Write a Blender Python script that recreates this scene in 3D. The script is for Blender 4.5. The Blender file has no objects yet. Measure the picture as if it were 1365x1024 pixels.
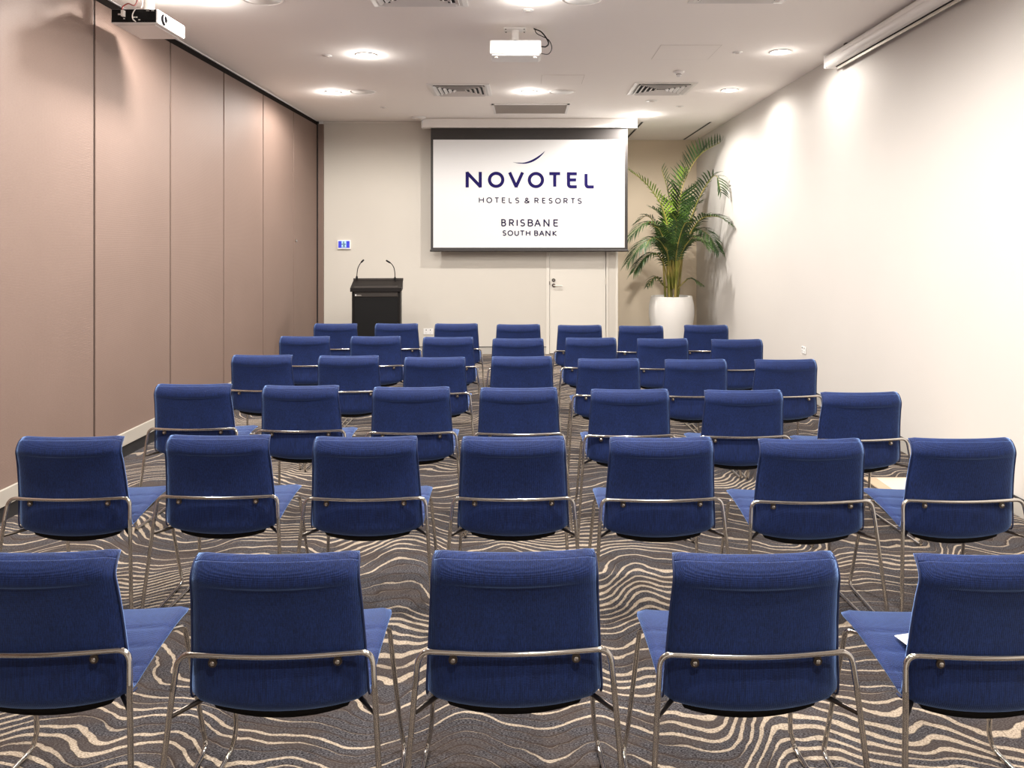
import bpy, bmesh, math, random
from mathutils import Vector, Matrix
random.seed(7)
PI = math.pi
S = bpy.context.scene
C = S.collection

# ------------------------------------------------------------------ camera, world, exposure
cd = bpy.data.cameras.new('camera'); cam = bpy.data.objects.new('camera', cd); C.objects.link(cam)
CAMZ = 1.6; F = 1050.0; VX = 702.0; VY = 324.0
cam.location = (0, 0, CAMZ); cam.rotation_euler = (PI/2, 0, 0)
cd.sensor_width = 36; cd.lens = 36*F/1365
cd.shift_x = -(VX-682.5)/1365; cd.shift_y = -(512-VY)/1365
cd.clip_start = 0.05; cd.clip_end = 60
S.camera = cam
W = bpy.data.worlds.new('world'); S.world = W; W.use_nodes = True
W.node_tree.nodes['Background'].inputs[0].default_value = (0.9, 0.85, 0.8, 1)
W.node_tree.nodes['Background'].inputs[1].default_value = 0.3
S.view_settings.view_transform = 'Standard'
try: S.view_settings.look = 'None'
except Exception: pass
S.view_settings.gamma = 1.0
S.view_settings.use_curve_mapping = False
S.view_settings.exposure = 0.50
LAMP_W = 136.0          # power of each downlight
LAMP_COL = (1.0, 0.965, 0.915)
CEIL = 3.35

def at(px, py, Y):     # helper used only to read positions off the photograph
    return Vector(((px-VX)*Y/F, Y, CAMZ-(py-VY)*Y/F))

# ------------------------------------------------------------------ materials
def mat(name, col=(0.8, 0.8, 0.8), rough=0.5, metal=0.0, emit=None, es=0.0, spec=0.5):
    m = bpy.data.materials.new(name); m.use_nodes = True
    b = m.node_tree.nodes['Principled BSDF']
    b.inputs['Base Color'].default_value = (*col, 1)
    b.inputs['Roughness'].default_value = rough
    b.inputs['Metallic'].default_value = metal
    b.inputs['Specular IOR Level'].default_value = spec
    if emit:
        b.inputs['Emission Color'].default_value = (*emit, 1)
        b.inputs['Emission Strength'].default_value = es
    return m
class NT:
    def __init__(s, m): s.nt = m.node_tree; s.b = s.nt.nodes['Principled BSDF']
    def n(s, t, **kw):
        x = s.nt.nodes.new(t)
        for k, v in kw.items():
            if k.startswith('i_'): x.inputs[k[2:].replace('_', ' ')].default_value = v
            else: setattr(x, k, v)
        return x
    def l(s, a, b): s.nt.links.new(a, b)
    def math(s, op, a, b=None, c=None):
        x = s.nt.nodes.new('ShaderNodeMath'); x.operation = op
        for i, v in enumerate((a, b, c)):
            if v is None: continue
            if isinstance(v, (int, float)): x.inputs[i].default_value = v
            else: s.l(v, x.inputs[i])
        return x.outputs[0]
    def coords(s, scale=(1, 1, 1)):
        t = s.n('ShaderNodeTexCoord'); mp = s.n('ShaderNodeMapping')
        mp.inputs['Scale'].default_value = scale
        s.l(t.outputs['Object'], mp.inputs['Vector']); return mp.outputs[0]
    def noise(s, vec, scale, detail=2, rough=0.5):
        x = s.n('ShaderNodeTexNoise'); x.inputs['Scale'].default_value = scale
        x.inputs['Detail'].default_value = detail; x.inputs['Roughness'].default_value = rough
        s.l(vec, x.inputs['Vector']); return x.outputs['Fac']
    def mix(s, fac, a, b):
        x = s.n('ShaderNodeMix'); x.data_type = 'RGBA'
        for k, v in ((0, fac), (6, a), (7, b)):
            if isinstance(v, (int, float)): x.inputs[k].default_value = v
            elif isinstance(v, tuple): x.inputs[k].default_value = (*v, 1)
            else: s.l(v, x.inputs[k])
        return x.outputs[2]
    def ramp(s, fac, lo, hi):
        x = s.n('ShaderNodeMapRange'); x.interpolation_type = 'SMOOTHSTEP'
        x.inputs[1].default_value = lo; x.inputs[2].default_value = hi
        s.l(fac, x.inputs[0]); return x.outputs[0]
    def bump(s, h, strength=0.3, dist=0.002):
        x = s.n('ShaderNodeBump'); x.inputs['Strength'].default_value = strength
        x.inputs['Distance'].default_value = dist
        s.l(h, x.inputs['Height']); s.l(x.outputs[0], s.b.inputs['Normal'])

def paint(name, col, amp=0.03, rough=0.85):
    m = mat(name, col, rough, spec=0.25); k = NT(m); v = k.coords()
    n = k.noise(v, 1.3, 3)
    c = k.mix(n, tuple(x*(1-amp) for x in col), tuple(min(1, x*(1+amp)) for x in col))
    k.l(c, k.b.inputs['Base Color']); k.bump(k.noise(v, 220, 2), 0.08, 0.001)
    return m
M = {}
M['wall'] = paint('cream_wall_paint', (0.575, 0.535, 0.475))
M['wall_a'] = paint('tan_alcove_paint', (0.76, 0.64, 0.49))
M['wall_r'] = paint('warm_white_wall_paint', (0.585, 0.55, 0.515))
M['ceil'] = paint('ceiling_paint', (0.955, 0.905, 0.865), 0.015)
M['door'] = paint('door_paint', (0.66, 0.62, 0.555), 0.01, 0.6)
M['skirt'] = mat('grey_skirting', (0.42, 0.39, 0.35), 0.5)
M['white'] = mat('white_plastic', (0.82, 0.80, 0.78), 0.45)
M['whitem'] = mat('white_powder_coat', (0.80, 0.77, 0.74), 0.35)
M['black'] = mat('black_plastic', (0.004, 0.0035, 0.0035), 0.6, spec=0.2)
M['blackgap'] = mat('black_gap_and_slot', (0.01, 0.008, 0.008), 0.8)  # black for the vent slots and for shade put into gaps
M['track'] = mat('dark_bronze_track', (0.010, 0.007, 0.006), 0.8, 0.0, spec=0.1)
M['seal'] = mat('black_edge_seal', (0.012, 0.009, 0.008), 0.28, 0.0)
M['chrome'] = mat('polished_chrome', (0.62, 0.59, 0.55), 0.10, 1.0)
M['darkmetal'] = mat('dark_nickel', (0.12, 0.10, 0.085), 0.3, 1.0)
M['alu'] = mat('anodised_aluminium', (0.62, 0.57, 0.50), 0.45, 0.55)
M['lamp'] = mat('lamp_glass', (1, 1, 1), 0.5, 0, (1.0, 0.93, 0.84), 14.0)
M['ink'] = mat('navy_ink', (0.012, 0.008, 0.075), 0.8, spec=0.1)
M['ink2'] = mat('dark_ink', (0.02, 0.017, 0.05), 0.8, spec=0.1)
M['screenw'] = mat('projection_fabric', (0.59, 0.58, 0.575), 0.9, 0, (1, 0.97, 0.94), 0.06, spec=0.1)  # faint emission stands in for projector light on the fabric
M['screenb'] = mat('black_screen_border', (0.022, 0.017, 0.015), 0.55)
M['pot'] = paint('glazed_white_pot', (0.82, 0.79, 0.75), 0.01, 0.4)
M['soil'] = mat('soil', (0.05, 0.035, 0.025), 0.95)
M['blue'] = mat('sign_blue', (0.03, 0.04, 0.45), 0.4, 0, (0.03, 0.04, 0.5), 0.35)
M['signl'] = mat('sign_pale_panel', (0.38, 0.60, 0.80), 0.4, 0, (0.35, 0.6, 0.9), 0.15)
M['signd'] = mat('sign_figure', (0.01, 0.05, 0.10), 0.5)
M['mat'] = paint('cream_mat', (0.70, 0.60, 0.48), 0.02)
M['tan'] = mat('tan_border', (0.50, 0.38, 0.26), 0.7)
M['cablew'] = mat('white_cable', (0.75, 0.70, 0.65), 0.5)
M['cabler'] = mat('red_cable', (0.28, 0.03, 0.02), 0.5)
M['lens'] = mat('lens_glass', (0.02, 0.02, 0.025), 0.08)
M['lectern'] = mat('lectern_laminate', (0.006, 0.004, 0.0035), 0.55, spec=0.2)
M['lecternt'] = mat('lectern_dark_trim', (0.035, 0.028, 0.024), 0.5, spec=0.3)
M['grille'] = mat('grey_grille', (0.72, 0.67, 0.62), 0.7)

def leftpanel():
    m = mat('ribbed_panel_fabric', (0.36, 0.25, 0.21), 0.62, spec=0.35); k = NT(m)
    v = k.coords(); n = k.noise(v, 2.0, 3)
    fine = k.noise(k.coords((1, 40, 260)), 1.0, 2)
    f = k.math('ADD', k.math('MULTIPLY', n, 0.4), k.math('MULTIPLY', fine, 0.6))
    k.l(k.mix(f, (0.152, 0.101, 0.080), (0.212, 0.146, 0.119)), k.b.inputs['Base Color'])
    w = k.n('ShaderNodeTexWave'); w.bands_direction = 'Z'; w.inputs['Scale'].default_value = 34
    w.inputs['Distortion'].default_value = 0.4; w.inputs['Detail'].default_value = 1
    k.l(v, w.inputs['Vector']); k.bump(w.outputs['Fac'], 0.18, 0.003)
    return m
M['panel'] = leftpanel()

def fabric(name, dark, light):
    m = mat(name, light, 0.75, spec=0.3); k = NT(m)
    k.b.inputs['Sheen Weight'].default_value = 1.0; k.b.inputs['Sheen Roughness'].default_value = 0.36; k.b.inputs['Sheen Tint'].default_value = (0.33, 0.52, 0.98, 1)
    v = k.coords()
    streak = k.noise(k.coords((420, 420, 22)), 1.0, 2)
    blot = k.noise(v, 9, 2)
    fl = k.noise(k.coords((260, 260, 500)), 1.0, 1)
    f = k.math('ADD', k.math('MULTIPLY', streak, 0.55), k.math('ADD', k.math('MULTIPLY', blot, 0.15), k.math('MULTIPLY', fl, 0.3)))
    f = k.ramp(f, 0.34, 0.66)
    k.l(k.mix(f, dark, light), k.b.inputs['Base Color'])
    w1 = k.n('ShaderNodeTexWave'); w1.bands_direction = 'X'; w1.inputs['Scale'].default_value = 52; k.l(v, w1.inputs['Vector'])
    sep = k.n('ShaderNodeSeparateXYZ'); k.l(v, sep.inputs[0])
    # rows of the weave follow the surface: use height + depth together
    q = k.math('ADD', sep.outputs[2], k.math('MULTIPLY', sep.outputs[1], -1.0))
    rows = k.math('SINE', k.math('MULTIPLY', q, 2*PI/0.0045))
    cols = k.math('SINE', k.math('MULTIPLY', sep.outputs[0], 2*PI/0.0050))
    h = k.math('ADD', k.math('MULTIPLY', rows, 0.5), k.math('MULTIPLY', cols, 0.35))
    k.bump(h, 0.45, 0.0009)
    return m
M['fabric'] = fabric('blue_woven_fabric', (0.0022, 0.007, 0.042), (0.009, 0.026, 0.125))
M['piping'] = mat('navy_piping', (0.010, 0.020, 0.075), 0.7)

def carpet():
    m = mat('wave_pattern_carpet', (0.15, 0.13, 0.12), 0.95, spec=0.1); k = NT(m)
    v = k.coords()
    sep = k.n('ShaderNodeSeparateXYZ'); k.l(v, sep.inputs[0])
    x, y = sep.outputs[0], sep.outputs[1]
    n1 = k.noise(k.coords((1.35, 0.25, 1)), 1.25, 1, 0.5)
    n2 = k.noise(k.coords((1.0, 0.42, 1)), 3.2, 1.5, 0.5)
    n3 = k.noise(k.coords((1.0, 1.2, 1)), 11, 2, 0.5)
    n4 = k.noise(k.coords((0.45, 0.9, 1)), 1.5, 1, 0.5)
    n5 = k.noise(k.coords((0.7, 2.0, 1)), 1.1, 1, 0.4)
    yy = k.math('ADD', y, k.math('MULTIPLY', n1, 1.0))
    yy = k.math('ADD', yy, k.math('MULTIPLY', n2, 0.26))
    yy = k.math('ADD', yy, k.math('MULTIPLY', n3, 0.035))
    h = k.math('ADD', k.math('MULTIPLY', yy, 19.0), k.math('MULTIPLY', n4, 12.0))
    fr = k.math('FRACT', h)
    tri = k.math('ABSOLUTE', k.math('SUBTRACT', fr, 0.5))        # 0 at line centre
    idx = k.math('FRACT', k.math('MULTIPLY', k.math('FLOOR', h), 0.381966))   # each line its own weight
    wid = k.math('ADD', 0.085, k.math('MULTIPLY', idx, 0.07))
    keep = k.ramp(k.math('ADD', k.math('MULTIPLY', n5, 1.6), k.math('MULTIPLY', idx, 0.55)), 0.90, 1.12)
    wid = k.math('MULTIPLY', wid, k.math('ADD', 0.15, k.math('MULTIPLY', keep, 1.05)))
    wid = k.math('ADD', wid, k.math('MULTIPLY', k.ramp(n5, 0.50, 0.66), 0.09))
    line = k.math('SUBTRACT', 1.0, k.math('DIVIDE', tri, wid))
    line = k.ramp(line, 0.0, 0.30)
    line = k.math('MULTIPLY', line, k.math('ADD', 0.30, k.math('MULTIPLY', keep, 0.70)))
    shade = k.ramp(k.math('SUBTRACT', fr, 0.5), 0.30, 0.04)       # shadow painted brown on the carved side of each line
    sp1 = k.noise(k.coords((130, 380, 1)), 1.0, 2, 0.7)
    sp2 = k.noise(k.coords((3, 9, 1)), 1.0, 3, 0.6)
    base = k.mix(k.ramp(sp1, 0.40, 0.62), (0.010, 0.008, 0.009), (0.125, 0.117, 0.125))
    base = k.mix(k.math('MULTIPLY', k.ramp(sp2, 0.42, 0.62), 0.55), base, (0.075, 0.055, 0.045))
    neg = k.math('GREATER_THAN', fr, 0.5)
    base = k.mix(k.math('MULTIPLY', k.math('MULTIPLY', shade, neg), 0.7), base, (0.035, 0.022, 0.016))
    cream = k.mix(k.ramp(sp1, 0.3, 0.62), (0.14, 0.105, 0.078), (0.54, 0.445, 0.345))
    k.l(k.mix(line, base, cream), k.b.inputs['Base Color'])
    hh = k.math('ADD', k.math('MULTIPLY', line, 1.0), k.math('MULTIPLY', sp1, 0.7))
    k.bump(hh, 0.7, 0.006)
    return m
M['carpet'] = carpet()

def leafmat(name, a, b):
    m = mat(name, a, 0.45, spec=0.4); k = NT(m)
    n = k.noise(k.coords(), 5, 2)
    k.l(k.mix(k.ramp(n, 0.35, 0.65), a, b), k.b.inputs['Base Color'])
    k.b.inputs['Transmission Weight'].default_value = 0.0
    return m
M['leaf'] = leafmat('palm_leaf', (0.014, 0.036, 0.010), (0.045, 0.095, 0.020))
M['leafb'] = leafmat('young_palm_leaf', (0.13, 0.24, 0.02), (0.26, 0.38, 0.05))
M['stem'] = leafmat('palm_cane', (0.16, 0.17, 0.03), (0.34, 0.26, 0.07))

# ------------------------------------------------------------------ mesh helpers
def obj(name, bm, m, parent=None, smooth=False, shared=None):
    me = bpy.data.meshes.new(name); bmesh.ops.recalc_face_normals(bm, faces=bm.faces[:])
    if smooth:
        for f in bm.faces: f.smooth = True
    bm.to_mesh(me); bm.free(); me.materials.append(m)
    o = bpy.data.objects.new(name, me); C.objects.link(o)
    if parent: o.parent = parent
    return o
def same(name, src, parent=None):
    o = bpy.data.objects.new(name, src.data); C.objects.link(o)
    if parent: o.parent = parent
    return o
def tag(o, label, cat, group=None):
    o['label'] = label; o['category'] = cat
    if group: o['group'] = group
    return o
def thing(name, label, cat, loc=(0, 0, 0), rz=0, group=None):
    o = bpy.data.objects.new(name, None); C.objects.link(o); o.empty_display_size = 0.1
    o.location = loc; o.rotation_euler = (0, 0, rz)
    return tag(o, label, cat, group)
def struct(o): o['kind'] = 'structure'; return o
def box(bm, x0, x1, y0, y1, z0, z1, bev=0.0, seg=2):
    r = bmesh.ops.create_cube(bm, size=1.0)
    mt = Matrix.Translation(((x0+x1)/2, (y0+y1)/2, (z0+z1)/2)) @ Matrix.Diagonal((abs(x1-x0), abs(y1-y0), abs(z1-z0), 1))
    bmesh.ops.transform(bm, matrix=mt, verts=r['verts'])
    if bev:
        es = list({e for v in r['verts'] for e in v.link_edges})
        bmesh.ops.bevel(bm, geom=es, offset=bev, segments=seg, affect='EDGES', profile=0.5)
    return bm
def B(*a, **k): return box(bmesh.new(), *a, **k)
def tube(bm, pts, r, seg=8, caps=True):
    pts = [Vector(p) for p in pts]; rs = r if isinstance(r, (list, tuple)) else [r]*len(pts)
    t0 = (pts[1]-pts[0]).normalized()
    up = Vector((0, 0, 1)) if abs(t0.z) < 0.9 else Vector((0, 1, 0))
    nrm = t0.cross(up).normalized(); rings = []
    for i, p in enumerate(pts):
        t = (pts[min(i+1, len(pts)-1)]-pts[max(i-1, 0)]).normalized()
        nrm = (nrm - t*nrm.dot(t)).normalized(); bn = t.cross(nrm)
        rings.append([bm.verts.new(p + (nrm*math.cos(2*PI*j/seg)+bn*math.sin(2*PI*j/seg))*rs[i]) for j in range(seg)])
    for a, b in zip(rings, rings[1:]):
        for j in range(seg): bm.faces.new((a[j], a[(j+1) % seg], b[(j+1) % seg], b[j]))
    if caps:
        bm.faces.new([bm.verts.new(v.co) for v in rings[0][::-1]]); bm.faces.new([bm.verts.new(v.co) for v in rings[-1]])
    return bm
def T(pts, r, seg=8): return tube(bmesh.new(), pts, r, seg)
def lathe(bm, prof, c=(0, 0, 0), seg=24, cap0=True, cap1=True):
    rings = [[bm.verts.new((c[0]+r*math.cos(2*PI*j/seg), c[1]+r*math.sin(2*PI*j/seg), c[2]+z)) for j in range(seg)] for r, z in prof]
    for a, b in zip(rings, rings[1:]):
        for j in range(seg): bm.faces.new((a[j], a[(j+1) % seg], b[(j+1) % seg], b[j]))
    if cap0: bm.faces.new(rings[0][::-1])
    if cap1: bm.faces.new(rings[-1])
    return bm
def Lt(prof, c=(0, 0, 0), seg=24, **k): return lathe(bmesh.new(), prof, c, seg, **k)
def fillet(pts, rad, n=6):
    pts = [Vector(p) for p in pts]; out = [pts[0]]
    for i in range(1, len(pts)-1):
        r = rad[i-1] if isinstance(rad, (list, tuple)) else rad
        a = (pts[i-1]-pts[i]).normalized(); b = (pts[i+1]-pts[i]).normalized()
        p0 = pts[i]+a*r; p1 = pts[i]+b*r
        for k in range(n+1):
            t = k/n; out.append(p0*(1-t)**2 + pts[i]*2*t*(1-t) + p1*t*t)
    out.append(pts[-1]); return out
def spline(pts, n):
    pts = [Vector(p) for p in pts]; out = []
    P = [pts[0]*2-pts[1]]+pts+[pts[-1]*2-pts[-2]]
    for i in range(1, len(P)-2):
        for k in range(n):
            t = k/n; a, b, c, d = P[i-1], P[i], P[i+1], P[i+2]
            out.append(0.5*((2*b)+(c-a)*t+(2*a-5*b+4*c-d)*t*t+(-a+3*b-3*c+d)*t**3))
    out.append(pts[-1]); return out

# ------------------------------------------------------------------ the setting
XL, XR, YB, YA, Y0 = -3.0, 2.89, 11.35, 13.4, -2.6
struct(obj('floor', B(XL-0.25, XR+0.15, Y0-0.1, YA+0.15, -0.1, 0), M['carpet']))
ceil_o = struct(obj('ceiling', B(XL-0.25, XR+0.15, Y0-0.1, YA+0.15, CEIL, CEIL+0.1), M['ceil']))
struct(obj('wall_right', B(XR, XR+0.12, Y0, YA+0.1, 0, CEIL), M['wall_r']))
DX0, DX1, DX2 = 0.281, 1.146, 1.31
bm = bmesh.new(); box(bm, -2.93, DX0, YB, YB+0.1, 0, CEIL); box(bm, DX0, DX2, YB, YB+0.1, 2.12, CEIL); box(bm, DX1, DX2, YB, YB+0.1, 0, 2.12)
struct(obj('wall_back', bm, M['wall']))
struct(obj('wall_alcove_side', B(DX2-0.1, DX2, YB+0.1, YA, 0, CEIL), M['wall']))
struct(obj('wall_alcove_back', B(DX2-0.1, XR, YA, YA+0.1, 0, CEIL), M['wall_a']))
struct(obj('wall_rear', B(XL-0.1, XR, Y0-0.1, Y0, 0, CEIL), M['wall_r']))
# grey strip standing in for the shadow line where back wall meets ceiling
struct(obj('trim_1', B(-2.93, DX2, YB-0.012, YB-0.001, CEIL-0.022, CEIL-0.012), M['grille']))
struct(obj('baseboard_back', B(-2.93, DX0-0.0, YB-0.014, YB-0.001, 0.0, 0.098, bev=0.003), M['skirt']))
struct(obj('baseboard_right', B(XR-0.014, XR-0.001, Y0, YA, 0.0, 0.10, bev=0.003), M['skirt']))
struct(obj('baseboard_alcove', B(DX2, XR-0.015, YA-0.014, YA-0.001, 0.0, 0.10, bev=0.003), M['skirt']))
for nm, o_ in (('back', 0),): pass
struct(obj('trim_2', B(-2.93, DX0, YB-0.018, YB-0.001, 0.099, 0.107), M['blackgap']))  # black strip standing in for the shadow gap above the skirting
struct(obj('trim_3', B(XR-0.018, XR-0.001, Y0, YA, 0.101, 0.108), M['blackgap']))  # same painted shadow gap along the right wall

# door in the back wall
door = struct(obj('door_1', B(DX0+0.052, DX1-0.004, YB+0.012, YB+0.052, 0.008, 2.10, bev=0.003), M['door']))
bm = bmesh.new(); box(bm, DX0, DX0+0.048, YB-0.012, YB+0.07, 0, 2.15, bev=0.004); box(bm, DX1, DX1+0.03, YB-0.012, YB+0.07, 0, 2.15, bev=0.004)
box(bm, DX0, DX1+0.03, YB-0.012, YB+0.07, 2.105, 2.15, bev=0.004)
struct(obj('trim_4', bm, M['door']))
struct(obj('trim_5', B(DX2-0.03, DX2+0.004, YB-0.006, YB+0.1, 0, CEIL-0.03, bev=0.003), M['door']))
hx, hz = (738-VX)*YB/F, CAMZ-(380.5-VY)*YB/F
bm = bmesh.new(); r = bmesh.ops.create_cone(bm, cap_ends=True, segments=20, radius1=0.026, radius2=0.026, depth=0.012)
bmesh.ops.transform(bm, matrix=Matrix.Translation((hx, YB+0.004, hz)) @ Matrix.Rotation(PI/2, 4, 'X'), verts=r['verts'])
h = obj('handle', bm, M['darkmetal'], door); h['label'] = 'satin metal lever handle'
obj('lever', T(fillet([(hx, YB+0.0, hz), (hx, YB-0.05, hz), (hx+0.12, YB-0.05, hz)], 0.015), 0.0085), M['alu'], h)
bm = bmesh.new(); r = bmesh.ops.create_cone(bm, cap_ends=True, segments=20, radius1=0.026, radius2=0.024, depth=0.014)
bmesh.ops.transform(bm, matrix=Matrix.Translation((hx, YB+0.004, hz+0.075)) @ Matrix.Rotation(PI/2, 4, 'X'), verts=r['verts'])
dl = obj('deadlock', bm, M['darkmetal'], door)
obj('keyhole', B(hx-0.003, hx+0.003, YB-0.006, YB-0.002, hz+0.065, hz+0.085), M['alu'], dl)
obj('strike', B(DX0+0.044, DX0+0.056, YB-0.013, YB-0.009, hz+0.01, hz+0.06), M['darkmetal'], door)
for z in (0.28, 1.05, 1.85):
    obj('hinge', T([(DX1-0.002, YB-0.008, z-0.05), (DX1-0.002, YB-0.008, z+0.05)], 0.007), M['alu'], door)

# left operable wall
wl = struct(obj('wall_left', B(XL-0.2, XL-0.075, Y0, YB+0.1, 0, CEIL), M['track']))
PW = 1.168; seam0 = 5.47
seams = [seam0+PW*k for k in range(-7, 5)]        # ... 5.47 6.64 7.81 8.97 10.14
edges = [max(Y0+0.02, s) for s in seams if s > Y0-1] + [11.27]
pm = None
for a, b in zip(edges, edges[1:]):
    p = obj('panel', B(XL-0.07, XL, a+0.012, b-0.012, 0.19, 3.29, bev=0.004), M['panel'], wl)
    obj('bottom_trim', B(XL-0.06, XL+0.012, a+0.002, b-0.002, 0.092, 0.19, bev=0.003), M['alu'], wl)
    obj('edge_seal', T([(XL-0.018, b, 0.19), (XL-0.018, b, 3.29)], 0.0115, 10), M['seal'], wl)
    lastp = p
obj('floor_gap_shade', B(XL-0.06, XL-0.005, Y0, 11.3, 0.0, 0.092), M['blackgap'], wl)  # black fill standing in for the shade beneath the panels
obj('head_track', B(XL-0.07, XL-0.006, Y0, 11.3, 3.292, CEIL-0.007), M['track'], wl)
obj('track_bead', B(XL-0.02, XL+0.008, Y0, 11.3, CEIL-0.007, CEIL), M['white'], wl)
la = obj('latch', Lt([(0.0, 0), (0.02, 0), (0.02, 0.012), (0.012, 0.02), (0.0, 0.02)], seg=16, cap0=False, cap1=False), M['chrome'], wl)
la.rotation_euler = (0, PI/2, 0); la.location = (XL, 10.22, 1.63)
la['label'] = 'small metal latch'
jm = struct(obj('trim_6', B(XL+0.006, XL+0.082, 11.30, 11.345, 0.0, 3.31, bev=0.003), M['panel']))
struct(obj('trim_7', B(XL-0.07, XL+0.006, 11.275, 11.36, 0.0, CEIL), M['blackgap']))

# ------------------------------------------------------------------ ceiling fittings
def hatch(x0, x1, y0, y1):
    p = obj('access_panel', B(x0, x1, y0, y1, CEIL-0.003, CEIL+0.002), M['ceil'], ceil_o)
    bm = bmesh.new(); w = 0.005
    box(bm, x0-w, x0, y0-w, y1+w, CEIL-0.0025, CEIL+0.001); box(bm, x1, x1+w, y0-w, y1+w, CEIL-0.0025, CEIL+0.001)
    box(bm, x0, x1, y0-w, y0, CEIL-0.0025, CEIL+0.001); box(bm, x0, x1, y1, y1+w, CEIL-0.0025, CEIL+0.001)
    obj('panel_gap', bm, M['grille'], p)  # grey strips draw the shadow line around the hatch
hatch(0.16, 0.60, 8.2, 8.65); hatch(1.19, 1.72, 6.96, 7.49)

LABP = ['above the projection screen side of the back row', ]
def downlight(x, y, label, inview=True, k=1.0):
    t = thing('downlight', label, 'light', (x, y, CEIL), 0, 'recessed ceiling downlights')
    obj('trim_ring', Lt([(0.082, -0.001), (0.098, -0.001), (0.101, -0.006), (0.096, -0.010), (0.081, -0.007), (0.081, -0.001)], cap0=False, cap1=False, seg=32), M['white'], t, True)
    obj('diffuser', Lt([(0.0, -0.0085), (0.04, -0.0080), (0.0815, -0.005), (0.0815, -0.001)], cap0=False, cap1=False, seg=32), M['lamp'], t, True)
    ld = bpy.data.lights.new('lamp', 'SPOT'); ld.energy = LAMP_W*k; ld.color = LAMP_COL
    ld.spot_size = math.radians(176); ld.spot_blend = 0.42; ld.shadow_soft_size = 0.05
    gd = bpy.data.lights.new('added_ceiling_glow', 'POINT'); gd.energy = 3.5*k; gd.color = LAMP_COL; gd.shadow_soft_size = 0.04  # added weak point light, brightens the ceiling around the lamp
    go = bpy.data.objects.new('added_ceiling_glow', gd); C.objects.link(go); go.parent = t; go.location = (0, 0, -0.07)
    lo = bpy.data.objects.new('lamp', ld); C.objects.link(lo); lo.parent = t; lo.location = (0, 0, -0.03)
LG = [(-2.27, 5.62, 'downlight at top left beside the wall mounted side projector'),
      (0.03, 5.62, 'downlight at the top edge, above the middle projector'),
      (-1.49, 7.32, 'larger of the two left downlights, right of the small sprinkler'),
      (2.32, 7.2, 'downlight near the far end of the rolled-up wall screen'),
      (-2.25, 9.14, 'leftmost back downlight, close to the brown panel wall'),
      (0.03, 9.1, 'central downlight just before the return air grille'),
      (2.32, 9.0, 'downlight to the right of the square vent near the palm'),
      (1.58, 10.75, 'downlight right over the right end of the projection screen')]
for x, y, l in LG: downlight(x, y, l, k=0.28 if x > 2 else (1.5 if y > 10 else 1.0))
for x, y, l in [(-1.49, 4.7, 'ceiling downlight just nearer than the side projector, beyond the top edge'),
                (1.0, 4.2, 'ceiling downlight right of the middle, level with the rolled-up wall screen'),
                (-2.27, 2.6, 'ceiling downlight over the left end of the nearest chair rows'),
                (0.03, 2.6, 'ceiling downlight over the middle of the nearest chair rows'),
                (1.0, 2.6, 'ceiling downlight right of the middle, nearer than the rolled-up wall screen'),
                (1.1, 1.0, 'ceiling downlight over the right end of the nearest chair row'),
                (0.3, 0.2, 'ceiling downlight over the spot the picture is seen from')]:
    downlight(x, y, l, k=0.28 if x > 2 else 1.0)

def diffuser(x0, y0, label, s=0.69):
    t = thing('ceiling_vent', label, 'vent', (x0+s/2, y0+s/2, CEIL), 0, 'square air vents in the ceiling')
    h = s/2; z = -0.022
    obj('backing', B(-h+0.06, h-0.06, -h+0.06, h-0.06, -0.004, -0.001), M['black'], t)  # black sheet in place of the shaded recess above the blades
    bm = bmesh.new()
    def ringpts(r, zz): return [bm.verts.new((a*r, b*r, zz)) for a, b in ((-1, -1), (1, -1), (1, 1), (-1, 1))]
    rr = [ringpts(h, -0.001), ringpts(h, -0.008), ringpts(h-0.035, -0.012), ringpts(h-0.055, -0.008), ringpts(h-0.065, -0.001)]
    for a, b in zip(rr, rr[1:]):
        for j in range(4): bm.faces.new((a[j], a[(j+1) % 4], b[(j+1) % 4], b[j]))
    obj('frame', bm, M['whitem'], t)
    for side in range(4):
        for k in range(5):
            r = h-0.085-k*0.052
            if r < 0.03: continue
            bm = bmesh.new(); e = 0.03; th = 0.003
            # blade: slopes outwards; top inner, bottom outer
            a = [(-r, r, -0.003), (r, r, -0.003), (r+e*0, r+e, z), (-r-e*0, r+e, z)]
            vs = [bm.verts.new(p) for p in a]; vs2 = [bm.verts.new((p[0], p[1]-th, p[2]-th)) for p in a]
            bm.faces.new(vs); bm.faces.new(vs2[::-1])
            for j in range(4): bm.faces.new((vs[j], vs[(j+1) % 4], vs2[(j+1) % 4], vs2[j]))
            bmesh.ops.rotate(bm, verts=bm.verts[:], cent=(0, 0, 0), matrix=Matrix.Rotation(side*PI/2, 3, 'Z'))
            obj('slat', bm, M['whitem'], t)
diffuser(-1.10, 8.65, 'square louvred vent left of centre, ahead of the screen casing')
diffuser(1.18, 8.58, 'square louvred vent right of centre, below the smoke detector')
diffuser(-1.12, 5.12, 'square louvred vent cut by the top edge, left of centre')
diffuser(1.17, 5.04, 'square louvred vent cut by the top edge, right of centre')

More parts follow.
